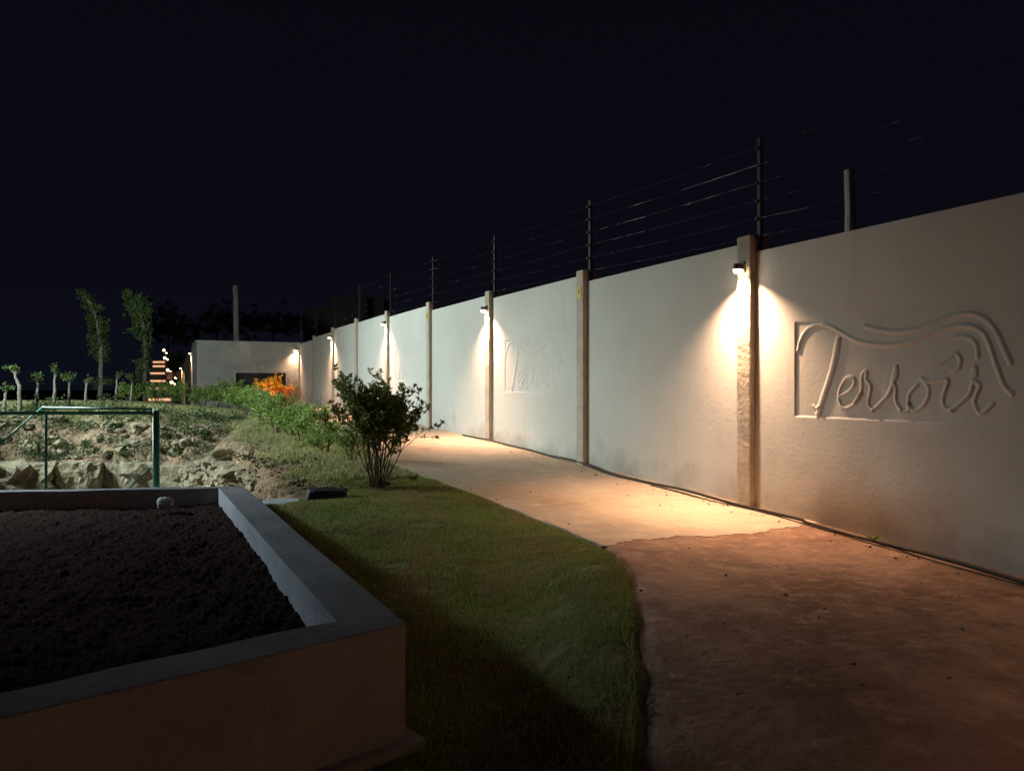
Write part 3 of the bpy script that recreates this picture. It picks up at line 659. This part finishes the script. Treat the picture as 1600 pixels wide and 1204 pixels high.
for (p, d) in tips:
    for _ in range(9):
        PP.append(p-d*random.uniform(0, .13)); v = Vector([random.gauss(0, 1) for _ in range(3)]); v = (v-d*v.dot(d)).normalized(); NN.append(v*.9+d*.7)
for (p, d) in mids:
    if p.z > .2 and random.random() < .85:
        for _ in range(6): PP.append(p); v = Vector([random.gauss(0, 1) for _ in range(3)]).normalized(); NN.append(v+d*.4)
leaves([tuple(p) for p in PP], [tuple(v) for v in NN], .063, 'foliage', M['leaf_dark'], bush, 2.1, .25)

bush.scale = (.92, .92, .90)
random.seed(5)
# hedge shrubs: three variants, copied
def shrub(name, h, r, nl, mt, label, cat, group, leafs=.07, mt2=None):
    t = empty(name, (0, 0, 0), label, cat, group); bm = bmesh.new(); tips = []; mids = []
    for i in range(11):
        a = 2*PI*i/11+random.uniform(-.3, .3); q = random.uniform(.1, .75)*r/h*1.6
        branch(bm, Vector((0, 0, -.05)), Vector((math.cos(a)*q, math.sin(a)*q, 1)), h*.52, .011, 2, tips, .45, .02, 3, mids, 2)
    obj('stem', bm, M['stem'], t); PP, NN = [], []
    src = tips+mids
    for _ in range(nl):
        p, d = random.choice(src); o_ = Vector([random.gauss(0, .045) for _ in range(3)]); PP.append(tuple(p+o_)); v = Vector([random.gauss(0, 1) for _ in range(3)]).normalized(); NN.append(tuple(v+Vector((0, 0, .5))))
    PP = np.array(PP); NN = np.array(NN)
    if mt2 is None: leaves(PP, NN, leafs, 'foliage', mt, t, 1.7, .3)
    else:
        hi = PP[:, 2]+RNG.normal(0, .08, len(PP)) > h*.66
        leaves(PP[~hi], NN[~hi], leafs, 'foliage', mt, t, 1.8, .3); leaves(PP[hi], NN[hi], leafs, 'foliage', mt2, t, 1.8, .3)
    return t
ords = ['first', 'second', 'third', 'fourth', 'fifth', 'sixth', 'seventh', 'eighth', 'ninth', 'tenth', 'eleventh', 'twelfth', 'thirteenth', 'fourteenth', 'fifteenth', 'sixteenth', 'seventeenth', 'eighteenth', 'nineteenth', 'twentieth']
HG = 'hedge shrubs along the path edge'
var = [shrub('hedge_shrub', h, r, 1500, M['leaf_hedge'], 'x', 'shrub', HG) for h, r in ((.95, .55), (.8, .6), (1.05, .5))]
spots = [(5.8, 3.35, .62), (6.9, 3.55, .72), (8.1, 3.5, .78), (9.3, 3.6, .82), (10.5, 3.55, .9), (11.8, 3.7, .85), (13.2, 3.6, .92), (14.6, 3.75, .9), (16.2, 3.7, .92), (17.8, 3.8, .95), (19.6, 3.8, .95), (21.4, 4.0, .95), (23.2, 4.2, 1.0), (25, 4.6, 1.0), (26.5, 5.4, 1.0), (27.3, 6.3, 1.0), (27.5, 7.3, .95)]
for i, (s, p, sc_) in enumerate(spots):
    q = W(s, p); q.z = gz(q.x, q.y)-.02
    lab = f'bright green leafy hedge shrub, {ords[i]} in the row counted from the dark bush'
    if i < 3:
        t = var[i]; t.location = q; t.rotation_euler = (0, 0, i*1.3); t.scale = (sc_,)*3; t['label'] = lab
    else: dup(var[i % 3], q, random.uniform(0, 6), sc_*random.uniform(.92, 1.08), lab)
osb = shrub('orange_shrub', 1.5, .7, 3200, M['leaf_orange'], 'glowing orange and yellow leafed shrub in front of the dark opening', 'shrub', None, .09, M['leaf_yellow'])
q = W(8*L-.7, 1.45); q.z = gz(q.x, q.y); osb.location = q; osb.scale = (1.0, 1.0, .98)

gl = empty('garden_spotlight', W(8*L-1.9, 1.6, 0), 'small warm ground spotlight shining up into the orange shrub', 'lamp'); gl.location.z = gz(gl.location.x, gl.location.y)
bm = bmesh.new(); add_tube(bm, [(0, 0, 0), (0, 0, .14)], .012, 6); obj('spike', bm, M['dark_metal'], gl)
bm = bmesh.new(); add_tube(bm, [(0, 0, .13), (.02, .05, .22)], [.03, .045], 10); obj('housing', bm, M['dark_metal'], gl)
gs = light('spot_light', 'SPOT', (.02, .06, .24), 110, (1, .74, .45), gl, spot_size=R(75), spot_blend=.8, shadow_soft_size=.04); aim(gs, Vector((osb.location.x, osb.location.y, osb.location.z+1.1))-gl.location)

# ------------------------------------------------------------------ trees on the crest
def tree_from(name, label, base, crown, Yd, tw, nl, leafsz, mt, bark='bark', group=None, cat='tree'):
    """base: list of (px,py) trunk line from the ground up; crown: (px,py,half width px, half height px, weight)"""
    b0 = at(*base[0], Yd); gzz = gz(b0.x, b0.y); t = empty(name, (b0.x, b0.y, gzz), label, cat, group); o0 = Vector((b0.x, b0.y, gzz))
    pts = [at(px, py, Yd)-o0 for px, py in base]; pts[0].z = -.1
    pp = []
    for a, c in zip(pts, pts[1:]):
        for k in range(4): pp.append(a.lerp(c, k/4)+Vector((random.gauss(0, .008), random.gauss(0, .008), 0)))
    pp.append(pts[-1]); n = len(pp)
    bm = bmesh.new(); add_tube(bm, pp, [tw*(1-.6*i/(n-1)) for i in range(n)], 9)
    PP, NN = [], []
    tot = sum(c[4] for c in crown); u_ = Yd/F
    for cx, cy, hw, hh, wgt in crown:
        c = at(cx, cy, Yd)-o0
        near = min(pp, key=lambda q: (q-c+Vector((0, 0, .25))).length)
        for _ in range(5):
            e_ = c+Vector((random.uniform(-.8, .8)*hw*u_, random.uniform(-.8, .8)*hw*u_, random.uniform(-.7, .9)*hh*u_))
            add_tube(bm, [near, near.lerp(e_, .5)+Vector((0, 0, .03)), e_], [tw*.22, tw*.15, .004], 4, False)
        ncl = max(3, int(nl*wgt/tot/22))
        for _ in range(ncl):
            v = Vector([random.gauss(0, .5) for _ in range(3)]); cc = c+Vector((v.x*hw*u_, v.y*hw*u_, v.z*hh*u_))
            for _ in range(22):
                PP.append(tuple(cc+Vector([random.gauss(0, .045*max(1, leafsz/.09)) for _ in range(3)]))); NN.append((random.gauss(0, .6), random.gauss(0, .6), .7))
    obj('trunk', bm, M[bark], t, smooth=True); leaves(PP, NN, leafsz, 'crown', mt, t, 1.9, .35); return t
TY = 36.5
tree_from('slender_tree', 'tall slender tree with a ragged leaning crown, left of the two on the crest', [(157, 640), (157, 590), (158, 545), (152, 505), (143, 475), (127, 457)],
          [(158, 548, 12, 14, 1.4), (150, 526, 15, 12, 1.4), (160, 508, 9, 14, .8), (145, 500, 10, 14, 1), (150, 482, 10, 9, .8), (137, 478, 9, 8, .6), (133, 464, 8, 6, .5), (126, 457, 4, 4, .25), (152, 600, 7, 12, .35), (170, 596, 4, 7, .2), (158, 620, 8, 10, .5)],
          TY, .115, 4200, .11, M['leaf_tree'], 'bark_pale')
tree_from('slender_tree', 'tall slender tree with a fuller leaning crown, beside the lit stairs', [(227, 636), (226, 590), (228, 545), (224, 505), (212, 478), (196, 459)],
          [(226, 524, 9, 16, 1.1), (214, 520, 9, 12, .8), (222, 500, 13, 14, 1.4), (228, 484, 9, 12, .8), (212, 488, 11, 10, 1), (204, 480, 6, 10, .5), (216, 470, 10, 7, .7), (204, 466, 8, 6, .6), (196, 459, 4, 4, .3), (222, 575, 9, 22, 1.0), (230, 560, 6, 16, .5), (222, 608, 11, 16, 1.0)],
          TY-.8, .115, 5200, .11, M['leaf_tree'])
st = [(8, 642, 612, [(10, 609, 7, 4, 1)], 22, 'green topped stub tree at the far left edge'),
      (31, 643, 604, [(22, 577, 9, 6, 1)], 22, 'forked stub tree with a thin side stem and green tuft, second from the left'),
      (58, 641, 597, [(57, 591, 7, 5, 1)], 22.5, 'thick pale stub tree with a small green top, third from the left'),
      (85, 636, 586, [(87, 580, 8, 6, 1), (80, 624, 4, 5, .3)], 23.5, 'stub tree with a round green tuft and a sprout at its foot'),
      (108, 636, 598, [(109, 591, 7, 6, 1)], 23.5, 'stub tree with green tuft just left of the first slender tree pair'),
      (134, 635, 597, [(137, 594, 6, 3, .6)], 23.5, 'nearly bare stub tree directly left of the taller slender trees'),
      (182, 632, 590, [(186, 584, 5, 4, .5)], 25, 'thin stub tree standing between the two slender trees'),
      (205, 632, 600, [(205, 588, 4, 8, .3)], 25, 'short white trunked stub tree close to the right slender tree')]
for i, (px, yb, yt, cr, Yd, lab) in enumerate(st):
    base = [(px-1, yb), (px, (yb+yt)/2), (px+1, yt)]
    if i == 1: base = [(31, 643), (31, 604), (25, 590), (22, 580)]
    tree_from('pollarded_tree', lab, base, cr, Yd, .065 if i < 4 else .055, 170 if i < 5 else 80, .075, M['leaf_tree'], 'bark_pale', 'pruned young trees in a row on the crest')
# darker trees far behind
far = [((262, 560), [(262, 505, 26, 30, 1), (240, 520, 20, 20, .6), (280, 520, 18, 20, .6)], 95, 'dark tree mass far behind the lit stairs'),
       ((345, 560), [(335, 500, 34, 22, 1), (365, 505, 30, 20, .8), (305, 515, 22, 18, .6)], 100, 'broad dark tree far behind the corner building'),
       ((430, 560), [(425, 500, 38, 18, 1), (460, 508, 26, 14, .6), (395, 508, 22, 16, .6)], 100, 'broad dark tree far behind the wall corner'),
       ((282, 620), [(278, 562, 9, 8, 1), (292, 572, 8, 8, .8), (284, 580, 10, 8, .7)], 78, 'small dim green tree between the stairs and the far lamps')]
for base, cr, Yd, lab in far:
    tree_from('distant_tree', lab, [(base[0], 625), (base[0], 570), (cr[0][0], cr[0][1])], cr, Yd, .3, 2600, .35 if Yd > 80 else .2, M['leaf_far'])

# ------------------------------------------------------------------ lit stairs and the building far behind
stp = [(624, 232, 268, 58), (607, 233, 264, 61), (595, 235, 259, 64), (583, 235, 258, 67), (572, 239, 258, 70), (565.5, 239, 258, 72)]
b0 = at(250, 630, 58); sr = empty('staircase', (b0.x, b0.y, b0.z-.4), 'broad outdoor stairs with warm light strips under each step, far left', 'stairs')
for i, (yy, xa, xb, Yd) in enumerate(stp):
    a, c = at(xa, yy, Yd), at(xb, yy, Yd); Y2 = (stp[i+1][3] if i < 5 else 75); wd = c.x-a.x
    bm = bmesh.new(); add_box(bm, ((a.x+c.x)/2, (Yd+Y2)/2+.1, a.z+.16-1.5), (wd+.25, Y2-Yd+.2, 3.0)); inwall(obj('step', bm, M['far_wall']), sr)
    bm = bmesh.new(); n_ = 3
    for j in range(n_):
        cw = wd/n_*.93; add_box(bm, (a.x+wd*(j+.5)/n_, Yd-.05, a.z), (cw, .06, .19 if i < 2 else .15), None, .02)
    inwall(obj('light_strip', bm, M['strip']), sr)
for i, (px, py, Yd) in enumerate(((256, 547, 76), (257.5, 559, 73), (262, 578, 68), (268, 597, 62))):
    q = at(px, py, Yd); t = empty('path_light', (q.x, q.y, q.z-1.0), f'{("highest", "second highest", "third highest", "lowest")[i]} of the small warm lamps climbing beside the stairs', 'lamp', 'small lamps beside the stairs')
    bm = bmesh.new(); add_tube(bm, [(0, 0, 0), (0, 0, .92)], .03, 6); obj('post', bm, M['dark_metal'], t)
    bm = bmesh.new(); bmesh.ops.create_icosphere(bm, subdivisions=2, radius=.13, matrix=Matrix.Translation((0, 0, 1.0))); bmesh.ops.create_icosphere(bm, subdivisions=2, radius=.09, matrix=Matrix.Translation((.25, 0, .85 if i != 0 else .72))); obj('globe', bm, M['far_glow'], t, smooth=True)
fb = empty('distant_building', (at(530, 560, 85).x, 85, EYE-1), 'dim flat roofed building rising behind the boundary wall', 'building')
bm = bmesh.new()
for xa, xb, yt, Yd in ((513, 600, 465, 85), (474, 513, 485, 85.5)):
    a, c = at(xa, yt, Yd), at(xb, yt, Yd); add_box(bm, ((a.x+c.x)/2, Yd+3, (a.z+EYE-2)/2), (c.x-a.x, 6, a.z-EYE+2))
inwall(obj('wall', bm, M['far_wall']), fb)
for xa, xb in ((513, 600), (474, 512)):
    yt = 465 if xa > 500 else 485; a, c = at(xa-1, yt-1.5, 84.9), at(xb+1, yt, 84.9); bm = bmesh.new(); add_box(bm, ((a.x+c.x)/2, 85, a.z), (c.x-a.x, .5, .25)); inwall(obj('parapet', bm, M['far_wall']), fb)

# ------------------------------------------------------------------ grass
def blades(name, n, xr, yr, keep, h, wv, mt, label):
    x = RNG.uniform(*xr, n); y = RNG.uniform(*yr, n); z, so_, d, ins, s, p = terrain(x, y); k = keep(x, y, so_, d, ins, s, p)
    x, y, z, so_ = x[k], y[k], z[k], so_[k]; n = len(x)
    cl = .5+.5*vnoise(x, y, 2.6, 11)+.5*vnoise(x, y, 7.5, 12); hh = h*RNG.uniform(.5, 1.35, n)*(.75+.4*cl)
    a = RNG.uniform(0, 2*PI, n); ln = RNG.uniform(.1, .9, n)*hh; b_ = RNG.uniform(0, 2*PI, n); ww = wv*RNG.uniform(.7, 1.3, n)
    dx, dy = np.cos(a)*ww, np.sin(a)*ww; lx, ly = np.cos(b_)*ln, np.sin(b_)*ln
    V = np.stack([np.stack([x-dx, y-dy, z-.012], -1), np.stack([x+dx, y+dy, z-.012], -1), np.stack([x+dx*.7+lx*.35, y+dy*.7+ly*.35, z+hh*.6], -1), np.stack([x+lx, y+ly, z+hh], -1), np.stack([x-dx*.7+lx*.35, y-dy*.7+ly*.35, z+hh*.6], -1)], 1).reshape(-1, 3)
    i = np.arange(n)[:, None]*5; Fq = np.concatenate([i+np.array([[0, 1, 2]]), i+np.array([[0, 2, 4]]), i+np.array([[4, 2, 3]])], 0)
    o = npmesh(name, V, Fq, mt, n=3); return props(o, label, 'grass', kind='stuff')
OP = np.array([(p.x, p.y) for p in O])
def lawn_keep(x, y, so_, d, ins, s, p):
    _, inp = seg_d(np.stack([x, y], -1), OP)
    return (~ins) & (p > pedge(s)+.0+.03*np.sin(s*9)*np.sin(s*23)+RNG.normal(0, .018, len(x))) & (so_ < RNG.uniform(0, 1, len(x))**.6) & (~inp) & (y < 13) & (x > -4.2) & (vnoise(x, y, 5, 3)+RNG.normal(0, .25, len(x)) > -.55)
blades('lawn_grass', 480000, (-4.2, 1.4), (2.6, 12.8), lawn_keep, .025, .0021, M['grass'], 'short green lawn grass between the planter and the path')
def bank_keep(x, y, so_, d, ins, s, p):
    return (~ins) & (p > pedge(s)+.05) & (so_ < RNG.uniform(0, 1, len(x))**.8) & ((y > 11) | (x < -2.6)) & (vnoise(x, y, 1.7, 4) > -.45)
blades('bank_grass', 420000, (-18, -1.4), (10.6, 30), bank_keep, .075, .006, M['grass_dry'], 'pale rough grass on the bank and crest around the sunken court')
# weeds on the cutting
nW = 0; PP, NN = [], []
for _ in range(300):
    if random.random() < .97: x = random.uniform(-17.5, -7.6); y = 20.6+random.uniform(-.5, 2.0)
    else: t = random.random(); x = -3.4-4.2*t+random.gauss(0, .35)+.2; y = 11+8.4*t
    z = gz(x, y)
    if z < EYE-2.5: z = EYE-1.5-random.uniform(0, .9)
    r_ = random.uniform(.05, .2)
    for _ in range(40): PP.append((x+random.gauss(0, r_), y+random.gauss(0, r_)-.1, z+abs(random.gauss(0, r_*.8)))); NN.append((random.gauss(0, .6), random.gauss(0, .6), .6))
o = leaves(PP, NN, .075, 'weeds', M['leaf_weed'], None, 2.2, .3); props(o, 'dark weeds growing on the rocks and soil of the cutting', 'weeds', kind='stuff')
# litter under the bush, leaf on the path
PP = []; NN = []
for _ in range(500):
    a = random.uniform(0, 2*PI); r_ = abs(random.gauss(0, .3)); x, y = bp_.x+math.cos(a)*r_, bp_.y+math.sin(a)*r_
    PP.append((x, y, gz(x, y)+.008)); NN.append((math.cos(a*3), math.sin(a*3), .05))
o = leaves(PP, NN, .045, 'leaf_litter', M['stem'], None, 1.8, .15); props(o, 'brown fallen leaves on the ground beneath the bush', 'leaves', kind='stuff')
q = W(-1.95, .12); q.z = float(g(-1.95))+.03
sp0 = empty('weed_sprig', q, 'small yellowish weed growing at the foot of the wall by the hose', 'weed')
PP = [(random.gauss(0, .025), random.gauss(0, .02), abs(random.gauss(0, .02))) for _ in range(22)]; leaves(PP, [(random.gauss(0, 1), random.gauss(0, 1), .5) for _ in PP], .045, 'foliage', M['leaf_hedge'], sp0, 1.8, .2)

PP = []; NN = []
for _ in range(230):
    s_ = random.uniform(-4.5, 6); p_ = random.choice((random.uniform(.1, 5.6), random.gauss(2.9, .5), random.gauss(.25, .12))); q = W(s_, p_)
    zq = float(g(s_))+.006 if p_ < float(pedge(s_)) else gz(q.x, q.y)+.024
    a = random.uniform(0, 6.28); PP.append((q.x, q.y, zq)); NN.append((math.cos(a), math.sin(a), .04))
o = leaves(PP, NN, .034, 'fallen_leaves', M['stem'], None, 1.8, .12); props(o, 'small dry leaves scattered over the path and the lawn', 'leaves', kind='stuff')
